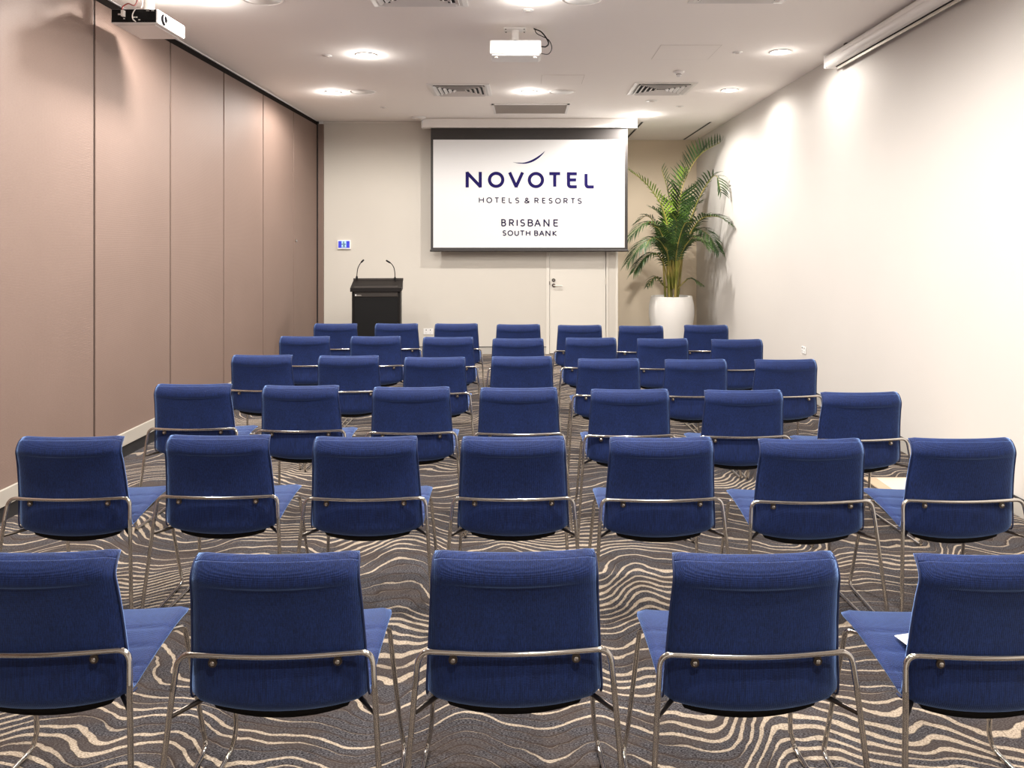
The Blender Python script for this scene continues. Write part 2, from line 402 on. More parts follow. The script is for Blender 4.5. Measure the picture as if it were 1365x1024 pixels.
t = thing('return_air_grille', 'wide rectangular grey grille in the ceiling ahead of the screen casing', 'grille', (0.05, 10.25, CEIL))
bm = bmesh.new(); hx_, hy_ = 0.49, 0.36
for a in ((-hx_, -hx_+0.03, -hy_, hy_), (hx_-0.03, hx_, -hy_, hy_), (-hx_, hx_, -hy_, -hy_+0.03), (-hx_, hx_, hy_-0.03, hy_)): box(bm, *a, -0.012, -0.001)
obj('frame', bm, M['whitem'], t)
obj('backing', B(-hx_+0.03, hx_-0.03, -hy_+0.03, hy_-0.03, -0.003, -0.001), M['grille'], t)
for k in range(16):
    yy = -hy_+0.045+k*0.042
    o = obj('slat', B(-hx_+0.03, hx_-0.03, -0.015, 0.015, -0.0015, 0.0015), M['grille'], t)
    o.location = (0, yy, -0.008); o.rotation_euler = (math.radians(20), 0, 0)

def disc(name, x, y, r, label, cat, hgt=0.008, m=None, group=None):
    t = thing(name, label, cat, (x, y, CEIL), 0, group)
    return t
def speaker(x, y, label):
    t = thing('ceiling_speaker', label, 'speaker', (x, y, CEIL), 0, 'round ceiling speakers')
    obj('rim', Lt([(0.138, -0.001), (0.158, -0.001), (0.157, -0.003), (0.150, -0.006), (0.138, -0.005), (0.138, -0.001)], cap0=False, cap1=False, seg=36), M['ceil'], t, True)
    obj('mesh_cover', Lt([(0.0, -0.003), (0.137, -0.003), (0.137, -0.001)], cap0=False, cap1=False, seg=36), M['whitem'], t, True)
speaker(-1.89, 9.1, 'flat round speaker just right of the leftmost back downlight')
speaker(0.41, 9.12, 'flat round speaker just right of the central downlight')
speaker(0.40, 5.64, 'round speaker at the top edge, right of the middle downlight')
speaker(-1.9, 5.64, 'round speaker at the top edge, right of the top-left downlight')
def small(name, x, y, r, label, cat, drop=0.012, cage=False):
    t = thing(name, label, cat, (x, y, CEIL))
    obj('base', Lt([(r, -0.001), (r, -drop*0.5), (r*0.85, -drop), (0.0, -drop)], cap0=True, cap1=False, seg=22), M['white'], t, True)
    if cage:
        obj('head', Lt([(r*0.55, -drop), (r*0.42, -drop-0.035), (0.0, -drop-0.04)], cap0=False, cap1=False, seg=18), M['white'], t, True)
        obj('slot', Lt([(r*0.5, -drop-0.008), (r*0.52, -drop-0.012), (r*0.48, -drop-0.018)], cap0=False, cap1=False, seg=18), M['darkmetal'], t)
    else: obj('insert', Lt([(r*0.45, -drop), (r*0.40, -drop-0.006), (0.0, -drop-0.006)], cap0=False, cap1=False, seg=14), M['grille'], t)
def cpos(px, py): Y = F*(CEIL-CAMZ)/(VY-py); return (px-VX)*Y/F, Y
x, y = cpos(905, 95); small('smoke_detector', x, y, 0.055, 'white smoke detector hanging ahead of the right square vent', 'detector', 0.02, True)
x, y = cpos(558, 156); small('smoke_detector', x, y, 0.10, 'flat white detector near the left end of the screen casing', 'detector', 0.025)
x, y = cpos(869, 134); small('ceiling_sensor', x, y, 0.075, 'grey-white disc on the ceiling behind the right square vent', 'sensor', 0.01)
x, y = cpos(906, 141.5); small('sprinkler', x, y, 0.05, 'small sprinkler cover left of the hanging palm side lights', 'sprinkler', 0.006)
x, y = cpos(983, 69.5); small('sprinkler', x, y, 0.045, 'small sprinkler left of the bright right downlight', 'sprinkler', 0.008)
x, y = cpos(436, 74); small('sprinkler', x, y, 0.045, 'small sprinkler left of the larger left downlight', 'sprinkler', 0.008)
x, y = cpos(511, 143); small('sprinkler', x, y, 0.04, 'tiny sprinkler behind the left ceiling speaker', 'sprinkler', 0.006)
x, y = cpos(704, 13.5); small('sprinkler', x, y, 0.045, 'small round sprinkler between top downlight and middle projector', 'sprinkler', 0.006)

for (xx, lab) in ((1.67, 'black slot vent in the alcove ceiling beside the projection screen'), (2.655, 'black slot vent in the alcove ceiling above the palm')):
    t = thing('slot_vent', lab, 'vent', (xx, 0, CEIL), 0, 'slot vents over the alcove')
    obj('slot', B(-0.016, 0.016, YB+0.03, YA-0.08, -0.003, -0.001), M['blackgap'], t)
    bm = bmesh.new(); box(bm, -0.026, -0.016, YB+0.02, YA-0.07, -0.005, -0.001); box(bm, 0.016, 0.026, YB+0.02, YA-0.07, -0.005, -0.001)
    obj('frame', bm, M['whitem'], t)

# ------------------------------------------------------------------ projection screen with lettering
YS = 11.07
scr = thing('projection_screen', 'white drop-down projection screen with a navy hotel logo in a black border', 'projection screen', (0, 0, 0))
p0 = at(563, 158, YS); p1 = at(848, 170.5, YS)
cs = obj('casing', B(p0.x, p1.x, YS-0.03, YS+0.13, p1.z, CEIL-0.002, bev=0.012, seg=3), M['whitem'], scr)
obj('end_cap', B(p0.x-0.012, p0.x, YS-0.034, YS+0.134, p1.z-0.004, CEIL-0.002, bev=0.006), M['white'], cs)
obj('end_cap', B(p1.x, p1.x+0.012, YS-0.034, YS+0.134, p1.z-0.004, CEIL-0.002, bev=0.006), M['white'], cs)
a = at(574, 170, YS); b = at(837, 333, YS)
obj('screen_border', B(a.x, b.x, YS+0.020, YS+0.024, b.z, a.z+0.02), M['screenb'], scr)
c0 = at(577.3, 186, YS); c1 = at(833, 330.2, YS)
img = obj('image_area', B(c0.x, c1.x, YS+0.017, YS+0.0195, c1.z, c0.z), M['screenw'], scr)
obj('bottom_bar', T([(a.x-0.01, YS+0.022, b.z-0.012), (b.x+0.01, YS+0.022, b.z-0.012)], 0.016, 12), M['screenb'], scr, True)

def ribbon(bm, pts, w, P, yy):
    pts = [Vector(P(*p)) for p in pts]; q = [pts[0]]
    for p in pts[1:]:
        if (p-q[-1]).length > 1e-5: q.append(p)
    closed = len(q) > 4 and (q[0]-q[-1]).length < w*0.6
    if closed: q = q[:-1]
    n = len(q); rows_ = []
    for i, p in enumerate(q):
        a = (p-q[i-1]).normalized() if (i > 0 or closed) else None
        b = (q[(i+1) % n]-p).normalized() if (i < n-1 or closed) else None
        a = a or b; b = b or a
        na, nb = Vector((-a.y, a.x)), Vector((-b.y, b.x)); m_ = (na+nb)
        m_ = m_.normalized() if m_.length > 0.05 else na
        f = min(1.6, 1/max(0.2, m_.dot(na)))
        o_ = m_*w/2*f
        rows_.append((bm.verts.new((p.x+o_.x, yy, p.y+o_.y)), bm.verts.new((p.x-o_.x, yy, p.y-o_.y))))
    for i in range(n if closed else n-1):
        u, v = rows_[i], rows_[(i+1) % n]; bm.faces.new((u[0], u[1], v[1], v[0]))
def arc(cx, cy, rx, ry, a0, a1, n=14):
    return [(cx+rx*math.cos(math.radians(a0+(a1-a0)*k/n)), cy+ry*math.sin(math.radians(a0+(a1-a0)*k/n))) for k in range(n+1)]
def glyph(ch):    # strokes in a 0..1 box, y up
    if ch == 'N': return [[(0, -.1), (0, 1.1)], [(-.03, 1.06), (1.03, -.06)], [(1, -.1), (1, 1.1)]]
    if ch == 'O': return [arc(.5, .5, .5, .5, 0, 360, 28)]
    if ch == 'V': return [[(0, 1.08), (.52, -.06)], [(.48, -.06), (1, 1.08)]]
    if ch == 'T': return [[(0, 1), (1, 1)], [(.5, 1), (.5, 0)]]
    if ch == 'E': return [[(1, 1), (0, 1), (0, .25)] + arc(.28, .22, .28, .22, 180, 270, 6)[1:] + [(1, 0)], [(0.02, .53), (.92, .53)]]
    if ch == 'L': return [[(0, 1), (0, .25)] + arc(.28, .22, .28, .22, 180, 270, 6)[1:] + [(1, 0)]]
    if ch == 'H': return [[(0, 0), (0, 1)], [(1, 0), (1, 1)], [(0, .52), (1, .52)]]
    if ch == 'S': return [[(.93, .93)] + arc(.5, .755, .43, .245, 70, 270, 12) + arc(.5, .255, .48, .255, 90, -120, 12) + [(.03, .09)]]
    if ch == 'R': return [[(0, 0), (0, 1), (.5, 1)] + arc(.5, .74, .45, .26, 90, -90, 10) + [(0, .48)], [(.45, .48), (1, 0)]]
    if ch == 'B': return [[(0, 0), (0, 1), (.5, 1)] + arc(.5, .77, .40, .23, 90, -90, 10) + [(0, .54)], [(.5, .54)] + arc(.52, .27, .48, .27, 90, -90, 10) + [(0, 0)]]
    if ch == 'I': return [[(.5, 0), (.5, 1)]]
    if ch == 'A': return [[(0, -.05), (.52, 1.05)], [(.48, 1.05), (1, -.05)], [(.2, .33), (.8, .33)]]
    if ch == 'U': return [[(0, 1), (0, .4)] + arc(.5, .38, .5, .38, 180, 360, 14) + [(1, .4), (1, 1)]]
    if ch == 'K': return [[(0, 0), (0, 1)], [(.95, 1), (.05, .5), (1, 0)]]
    if ch == '&': return [[(1, 0), (.25, .62)] + arc(.45, .8, .24, .2, 200, -20, 10) + [(.62, .62), (.2, .42)] + arc(.38, .22, .36, .22, 120, 300, 10) + [(.8, .14), (.98, .45)]]
def word(name, letters, y0, y1, st, m, slope=0.0, wk=1.0):
    s = 6.825; k = YS/F
    w = st/s*k*wk
    for ch, x0, x1 in letters:
        dy = slope*((x0+x1)/2-letters[0][1])
        X0, X1 = x0+st/2, x1-st/2; T0, T1 = y0+st/2+dy, y1-st/2+dy
        if ch == 'I': X0 = X1 = (x0+x1)/2
        def P(u, v): return ((610+(X0+(X1-X0)*u)/s-VX)*k, CAMZ-(190+(T1+(T0-T1)*v)/s-VY)*k)
        bm = bmesh.new()
        for si, str_ in enumerate(glyph(ch)): ribbon(bm, str_, w, P, YS+0.0150+0.0006*si)
        obj(name, bm, m, img)
word('logo_letter', [('N', 72, 220), ('O', 275, 425), ('V', 458, 606), ('O', 638, 787), ('T', 820, 948), ('E', 995, 1100), ('L', 1155, 1255)], 263, 411, 29, M['ink'], 0.006)
word('tagline_letter', [('H', 193, 238), ('O', 262, 313), ('T', 336, 377), ('E', 403, 436), ('L', 466, 497), ('S', 524, 560), ('&', 608, 655), ('R', 700, 738), ('E', 770, 801), ('S', 828, 864), ('O', 888, 940), ('R', 965, 1003), ('T', 1030, 1070), ('S', 1092, 1130)], 498, 549, 7, M['ink2'], 0.009, 1.3)
word('place_letter', [('B', 397, 441), ('R', 468, 514), ('I', 538, 546), ('S', 568, 614), ('B', 638, 688), ('A', 697, 758), ('N', 782, 836), ('E', 872, 918)], 697, 763, 10, M['ink2'], 0.005, 1.15)
word('district_letter', [('S', 408, 443), ('O', 454, 505), ('U', 517, 558), ('T', 566, 610), ('H', 621, 662), ('B', 697, 734), ('A', 741, 790), ('N', 800, 845), ('K', 865, 904)], 799, 849, 8.5, M['ink2'], 0.006, 1.15)
low = [(505, 180), (560, 190), (620, 192), (680, 176), (735, 143), (775, 105), (797, 75)]
upp = [(505, 179), (550, 182), (600, 182), (655, 166), (710, 138), (760, 105), (797, 74)]
bm = bmesh.new(); kk = YS/F
cv = lambda p: bm.verts.new(((610+p[0]/6.825-VX)*kk, YS+0.0155, CAMZ-(190+p[1]/6.825-VY)*kk))
A_ = [cv(p) for p in [(q.x, q.y) for q in spline([(x, y, 0) for x, y in low], 4)]]
B_ = [cv(p) for p in [(q.x, q.y) for q in spline([(x, y, 0) for x, y in upp], 4)]]
for i in range(len(A_)-1): bm.faces.new((A_[i], A_[i+1], B_[i+1], B_[i]))
obj('logo_swoosh', bm, M['ink'], img)

# ------------------------------------------------------------------ second rolled-up screen on the right wall
rs = thing('rolled_up_screen', 'long white rolled-up screen casing along the top of the right wall', 'projection screen', (0, 0, 0))
x0, x1, y0, y1, z0, z1 = 2.755, XR-0.002, 3.9, 7.3, 3.215, CEIL-0.012
bm = bmesh.new(); sec = []
for k in range(9): a = PI/2+PI/2*k/8; sec.append((x0+0.05+0.05*math.cos(a), z1-0.05+0.05*math.sin(a)))
for k in range(9): a = PI+PI/2*k/8; sec.append((x0+0.045+0.045*math.cos(a), z0+0.045+0.045*math.sin(a)))
sec += [(x1, z0), (x1, z1)]
r0 = [bm.verts.new((p[0], y0, p[1])) for p in sec]; r1 = [bm.verts.new((p[0], y1, p[1])) for p in sec]
for j in range(len(sec)): bm.faces.new((r0[j], r0[(j+1) % len(sec)], r1[(j+1) % len(sec)], r1[j]))
bm.faces.new(r0[::-1]); bm.faces.new(r1)
cas = obj('casing', bm, M['whitem'], rs)
obj('ridge', B(x0-0.003, x0+0.001, y0, y1-0.4, 3.272, 3.277), M['white'], cas)
obj('end_cap', B(x0-0.002, x1, y1-0.02, y1+0.006, z0-0.003, z1+0.002, bev=0.012, seg=3), M['white'], rs)
obj('end_cap', B(x0-0.002, x1, y0-0.006, y0+0.02, z0-0.003, z1+0.002, bev=0.012, seg=3), M['white'], rs)
obj('slot', B(x0+0.07, x0+0.10, y0+0.03, y1-0.1, z0-0.004, z0+0.002), M['black'], rs)
obj('bottom_bar', B(x0+0.080, x0+0.092, y0+0.03, y1-0.1, z0-0.028, z0-0.004, bev=0.003), M['alu'], rs)
bm = bmesh.new()
for yy in (4.3, 5.6, 6.9): box(bm, x0+0.03, x1-0.01, yy-0.02, yy+0.02, z1, CEIL)
obj('bracket', bm, M['darkmetal'], rs)

# ------------------------------------------------------------------ projectors
def projector_mount(t, x, y, ztop):
    obj('mount_plate', B(x-0.09, x+0.09, y-0.06, y+0.06, CEIL-0.012, CEIL-0.001, bev=0.003), M['whitem'], t)
    obj('mount_pole', Lt([(0.032, ztop), (0.032, CEIL-0.012)], (x, y, 0), 18), M['whitem'], t, False)
    for sx in (-1, 1):
        for sy in (-1, 1):
            obj('bolt', Lt([(0.006, CEIL-0.018), (0.006, CEIL-0.011)], (x+sx*0.075, y+sy*0.045, 0), 8), M['darkmetal'], t)
PX, PY = -0.095, 6.44
p = thing('ceiling_projector', 'white box projector hanging in the middle of the ceiling', 'projector', (0, 0, 0), 0, 'ceiling projectors')
x0, x1 = -0.295, 0.117
bd = obj('body', B(x0, x1, 6.30, 6.58, 3.115, 3.225, bev=0.012, seg=3), M['white'], p)
obj('base_cover', B(x0+0.015, x1-0.015, 6.32, 6.56, 3.105, 3.116, bev=0.004), M['whitem'], p)
obj('foot', Lt([(0.015, 3.092), (0.012, 3.106)], (x0+0.05, 6.35, 0), 12), M['grille'], p)
obj('foot', Lt([(0.015, 3.092), (0.012, 3.106)], (x1-0.05, 6.35, 0), 12), M['grille'], p)
lens = obj('lens', Lt([(0.0, 0), (0.034, 0), (0.034, 0.02), (0.026, 0.025), (0.022, 0.012), (0, 0.012)], cap0=False, cap1=False, seg=20), M['lens'], p, False)
lens.rotation_euler = (-PI/2, 0, 0); lens.location = (-0.18, 6.578, 3.17)
obj('swivel', Lt([(0.018, 3.222), (0.018, 3.26)], (PX, PY, 0), 12), M['darkmetal'], p)
projector_mount(p, PX, PY, 3.255)
q = lambda px, py, Y=6.36: at(px, py, Y)
cb = [obj('power_cable', T(spline([(0.06, 6.42, CEIL-0.004), q(722, 43), q(731, 56), q(728, 62), (x1-0.002, 6.36, q(721, 62).z)], 6), 0.0055, 6), M['black'], p, True),
      obj('signal_cable', T(spline([(0.065, 6.42, CEIL-0.004), q(716, 45), q(731, 53), q(735.5, 64), q(731, 72), (x1-0.002, 6.36, q(721, 73).z+0.01)], 6), 0.0035, 6), M['black'], p, True)]
p = thing('ceiling_projector', 'white projector with dark connector side, hung by the brown panel wall', 'projector', (0, 0, 0), 0, 'ceiling projectors')
Yn = 5.3; x0 = (147.4-VX)*Yn/F; x1 = (210.3-VX)*Yn/F; zb = CAMZ+(VY-31)*Yn/F; zt = CAMZ+(VY-11.8)*Yn/F; Yf = 5.72
obj('body', B(x0, x1, Yn, Yf, zb, zt, bev=0.010, seg=3), M['white'], p)
cp = obj('connector_panel', B(x0+0.008, x1-0.010, Yn-0.006, Yn+0.002, zb+0.006, zt-0.004, bev=0.003), M['black'], p)
cp['label'] = 'black connector panel'
for k, (u, v, w_, h_) in enumerate(((0.5, 0.4, .018, .008), (0.56, 0.4, .012, .008), (0.5, 0.2, .008, .006), (0.62, 0.22, .012, .005), (0.2, 0.6, .02, .01), (0.3, 0.3, .01, .006), (0.8, .85, .02, .003), (0.9, .85, .02, .003))):
    cx = x0+(x1-x0)*u; cz = zb+(zt-zb)*v
    obj('socket', B(cx-w_/2, cx+w_/2, Yn-0.009, Yn-0.005, cz-h_/2, cz+h_/2), M['grille'], cp)
ln = obj('lens', Lt([(0.0, 0.004), (0.022, 0.004), (0.024, 0.010), (0.036, 0.012), (0.040, 0.0)], cap0=False, cap1=False, seg=24), M['lens'], p)
ln.rotation_euler = (0, PI/2, 0); ln.location = (x1, Yn+0.09, (zb+zt)/2)
r_ = obj('lens_ring', Lt([(0.030, 0.010), (0.030, 0.014), (0.026, 0.014), (0.026, 0.010)], cap0=False, cap1=False, seg=24), M['alu'], ln)
obj('base_cover', B(x0+0.03, x1-0.03, Yn+0.03, Yf-0.03, zb-0.006, zb+0.001, bev=0.003), M['whitem'], p)
mx = (199-VX)*5.5/F
projector_mount(p, mx, 5.5, zt-0.002)
q = lambda px, py, Y=5.27: at(px, py, Y)
obj('red_cable', T(spline([(mx-0.05, 5.45, CEIL-0.03), q(180, 7), q(171, 4.8), q(163.5, 9), q(163, 13), q(162, 18)], 6), 0.004, 6), M['cabler'], p, True)
obj('white_cable', T(spline([(mx-0.03, 5.45, CEIL-0.03), q(189, 9), q(182.5, 10), q(177, 18), q(177, 25), q(181, 29)], 6), 0.004, 6), M['cablew'], p, True)
a = q(163.5, 17); obj('plug', B(a.x-0.010, a.x+0.010, a.y-0.008, a.y+0.02, a.z-0.024, a.z+0.018, bev=0.003), M['cablew'], p)

# ------------------------------------------------------------------ lectern, microphones, sign, outlets
L = thing('lectern', 'black lectern with slanted top standing by the cream back wall', 'lectern', (-1.885, 9.95, 0), math.radians(6.5))
obj('body', B(-0.295, 0.295, -0.21, 0.21, 0.03, 1.01, bev=0.006), M['lectern'], L)
obj('plinth', B(-0.27, 0.27, -0.19, 0.19, 0.0, 0.03), M['black'], L)
fp = obj('front_panel', B(-0.265, 0.265, -0.222, -0.208, 0.08, 0.93, bev=0.004), M['black'], L)
hb = obj('header_band', B(-0.265, 0.265, -0.224, -0.208, 0.935, 1.005, bev=0.004), M['lecternt'], L)
obj('badge_dot', B(-0.255, -0.237, -0.227, -0.223, 0.948, 0.966, bev=0.002), M['white'], hb)
for k in range(5): obj('badge_letter', B(-0.232+k*0.011, -0.225+k*0.011, -0.2265, -0.223, 0.950, 0.959), M['alu'], hb)
bm = bmesh.new()
prof = [(-0.25, 1.00), (-0.25, 1.045), (0.17, 1.13), (0.19, 1.13), (0.19, 1.10), (0.15, 1.01)]
ra = [bm.verts.new((-0.312, y, z)) for y, z in prof]; rb = [bm.verts.new((0.312, y, z)) for y, z in prof]
for j in range(6): bm.faces.new((ra[j], ra[(j+1) % 6], rb[(j+1) % 6], rb[j]))
bm.faces.new(ra[::-1]); bm.faces.new(rb)
tp = obj('slanted_top', bm, M['lectern'], L)
obj('back_rail', B(-0.316, 0.316, 0.165, 0.192, 1.115, 1.148, bev=0.004), M['lecternt'], L)
obj('book_stop', B(-0.27, 0.27, -0.245, -0.225, 1.035, 1.066, bev=0.004), M['lecternt'], L)
for (pts, lab) in (([(475.6, 373), (475.8, 366), (477, 358), (480.5, 351), (484.8, 346.6)], 'thin black gooseneck microphone on the left end of the lectern'),
                   ([(526.5, 373), (526.3, 364), (525, 357), (521.5, 351.5), (515, 347.4)], 'thin black gooseneck microphone on the right end of the lectern')):
    w3 = [at(a, b, 10.07) for a, b in pts]; 
    a_ = math.radians(6.5); ly = -(w3[0].x+1.885)*math.sin(a_)+0.12*math.cos(a_)
    base = Vector((w3[0].x, 10.07, 1.0515+0.085*(ly+0.25)/0.42))
    m_ = thing('gooseneck_microphone', lab, 'microphone', tuple(base), 0, 'lectern microphones')
    w3[0] = base.copy()
    P_ = [v-base for v in spline(w3, 5)]
    obj('base', Lt([(0.014, 0.0), (0.014, 0.03), (0.008, 0.045)], seg=12), M['black'], m_)
    obj('neck', T(P_[:-4], 0.0055, 7), M['black'], m_, True)
    d = (P_[-1]-P_[-5])
    obj('capsule', T([P_[-5]-d*0.1, P_[-5]+d*0.2, P_[-1], P_[-1]+d*0.1], [0.006, 0.011, 0.011, 0.004], 10), M['black'], m_, True)

sx0, sz0 = (451.3-VX)*YB/F, CAMZ-(331.5-VY)*YB/F; sx1, sz1 = (467.3-VX)*YB/F, CAMZ-(320.8-VY)*YB/F
sg = thing('wall_sign', 'small blue pictogram sign on the cream wall above the lectern', 'sign', ((sx0+sx1)/2, YB, (sz0+sz1)/2))
hw, hh = (sx1-sx0)/2, (sz1-sz0)/2
obj('housing', B(-hw-0.008, hw+0.008, -0.035, -0.001, -hh-0.008, hh+0.008, bev=0.005), M['white'], sg)
pl = obj('blue_panel', B(-hw+0.006, hw-0.006, -0.039, -0.034, -hh+0.012, hh-0.006), M['blue'], sg)
obj('pale_panel', B(-0.034, 0.034, -0.0415, -0.0385, -hh+0.018, hh-0.006), M['signl'], sg)
bm = bmesh.new()
id2 = lambda u, v: (u, v)
for st in ([(-0.004, 0.026), (0.0, 0.0), (-0.010, -0.036)], [(0.0, 0.0), (0.012, -0.034)], [(-0.002, 0.012), (0.020, 0.006), (0.028, 0.010)], [(-0.004, 0.014), (-0.024, 0.004), (-0.034, 0.008)]):
    ribbon(bm, st, 0.010, id2, -0.0425)
vs = [bm.verts.new((-0.003+0.0095*math.cos(2*PI*j/12), -0.0425, 0.036+0.0095*math.sin(2*PI*j/12))) for j in range(12)]; bm.faces.new(vs)
obj('pictogram', bm, M['signd'], sg)

def outlet(name, loc, rz, label, w=0.115, h=0.075):
    t = thing(name, label, 'outlet', loc, rz)
    pl = obj('plate', B(-w/2, w/2, -0.010, -0.001, -h/2, h/2, bev=0.003), M['white'], t)
    for s in (-1, 1):
        obj('switch', B(s*0.03-0.006, s*0.03+0.006, -0.014, -0.009, 0.014, 0.030, bev=0.002), M['black'], pl)
        for dx, an in ((-0.008, 0.5), (0.008, -0.5), (0, 0)):
            o = obj('pin_hole', B(-0.001, 0.001, -0.0115, -0.009, -0.005, 0.005), M['black'], pl)
            o.location = (s*0.03+dx, 0, -0.010 if dx else -0.024); o.rotation_euler = (0, an, 0)
    return t
outlet('power_outlet', ((571-VX)*YB/F, YB, CAMZ-(442-VY)*YB/F), 0, 'white double power outlet low on the back wall, right of the lectern', 0.14, 0.085)
outlet('power_outlet', (XR, 8.2, 0.485), PI/2, 'white power outlet low on the bare right wall').rotation_euler = (0, 0, -PI/2)

# flat mat on the carpet near right wall
fm = thing('floor_mat', 'flat cream mat with tan edge on the carpet near right wall', 'mat', (2.53, 4.96, 0))
obj('mat_top', B(-0.25, 0.25, -0.39, 0.39, 0.0, 0.010, bev=0.003), M['tan'], fm)
obj('inner_panel', B(-0.17, 0.245, -0.385, 0.36, 0.009, 0.013), M['mat'], fm)

# ------------------------------------------------------------------ palm in its pot
PXc, PYc = (895-VX)*11.9/F, 11.9
pot = thing('plant_pot', 'tall rounded white planter in the corner beside the screen', 'pot', (PXc, PYc, 0))
pr = [(0.23, 0.0), (0.245, 0.01), (0.275, 0.15), (0.315, 0.35), (0.338, 0.52), (0.335, 0.66), (0.315, 0.76), (0.305, 0.80), (0.285, 0.80), (0.28, 0.75), (0.0, 0.75)]
pp = [(v.x, v.y) for v in spline([(a, b, 0) for a, b in pr[:8]], 4)] + pr[8:]
obj('planter', Lt(pp, seg=40, cap1=False), M['pot'], pot, True)
obj('soil', Lt([(0.279, 0.752), (0.279, 0.765), (0.15, 0.775), (0.0, 0.775)], seg=30, cap0=False, cap1=False), M['soil'], pot, True)
palm = thing('palm', 'leafy green areca palm with yellow canes growing from the white planter', 'plant', (PXc, PYc, 0.778))
base = Vector((PXc, PYc, 0.778))
def frond(path, leafL, m, n=26, up=0.55, seed=0, droop=0.35, side=None):
    rnd = random.Random(seed)
    pts = [p-base for p in spline(path, 8)]
    # arc length
    cum = [0]
    for a, b in zip(pts, pts[1:]): cum.append(cum[-1]+(b-a).length)
    Ltot = cum[-1]
    bm = bmesh.new()
    def samp(s):
        for i in range(len(cum)-1):
            if cum[i+1] >= s: 
                t = (s-cum[i])/(cum[i+1]-cum[i]+1e-9); return pts[i].lerp(pts[i+1], t), (pts[i+1]-pts[i]).normalized()
        return pts[-1], (pts[-1]-pts[-2]).normalized()
    for k in range(n):
        u = 0.34+0.66*k/(n-1); p, t = samp(u*Ltot)
        sideways = t.cross(Vector((0, 0, 1)))
        if sideways.length < 0.2: sideways = Vector((1, 0, 0))
        sideways.normalize(); upv = sideways.cross(t).normalized()
        env = min(1, (u-0.22)*4)*(1.0-0.55*max(0, (u-0.55)/0.45)**1.5)
        for s in (-1, 1):
            l = leafL*env*rnd.uniform(0.85, 1.1)
            d = (sideways*s*0.75 + t*(0.55+0.3*u) + upv*up + Vector((rnd.uniform(-.06, .06), rnd.uniform(-.06, .06), rnd.uniform(-.06, .06)))).normalized()
            w = 0.008+0.006*env
            wdir = d.cross(upv)
            if wdir.length < 0.1: wdir = d.cross(sideways)
            wdir.normalize(); prev = None; LX = 2.86-base.x
            for j, (f, ww) in enumerate(((0, 0.5), (0.3, 1.0), (0.65, 0.8), (1.0, 0.08))):
                c = p + d*l*f + Vector((0, 0, -1))*droop*l*f*f
                fold = upv*0.004*ww
                v = (bm.verts.new(c-wdir*w*ww+fold), bm.verts.new(c), bm.verts.new(c+wdir*w*ww+fold))
                for q in v: q.co.x = min(q.co.x, LX)
                if prev:
                    bm.faces.new((prev[0], prev[1], v[1], v[0])); bm.faces.new((prev[1], prev[2], v[2], v[1]))
                prev = v
    me = obj('frond', bm, m, palm)
    rs_ = [0.011*(1-0.8*c/Ltot)+0.002 for c in cum]
    for q in pts: q.x = min(q.x, 2.852-base.x)
    obj('frond_stalk', T(pts, rs_, 6), M['stem'], me, True)
    return me
def fp(lst): return [at(px, py, PYc+dy) for px, py, dy in lst]
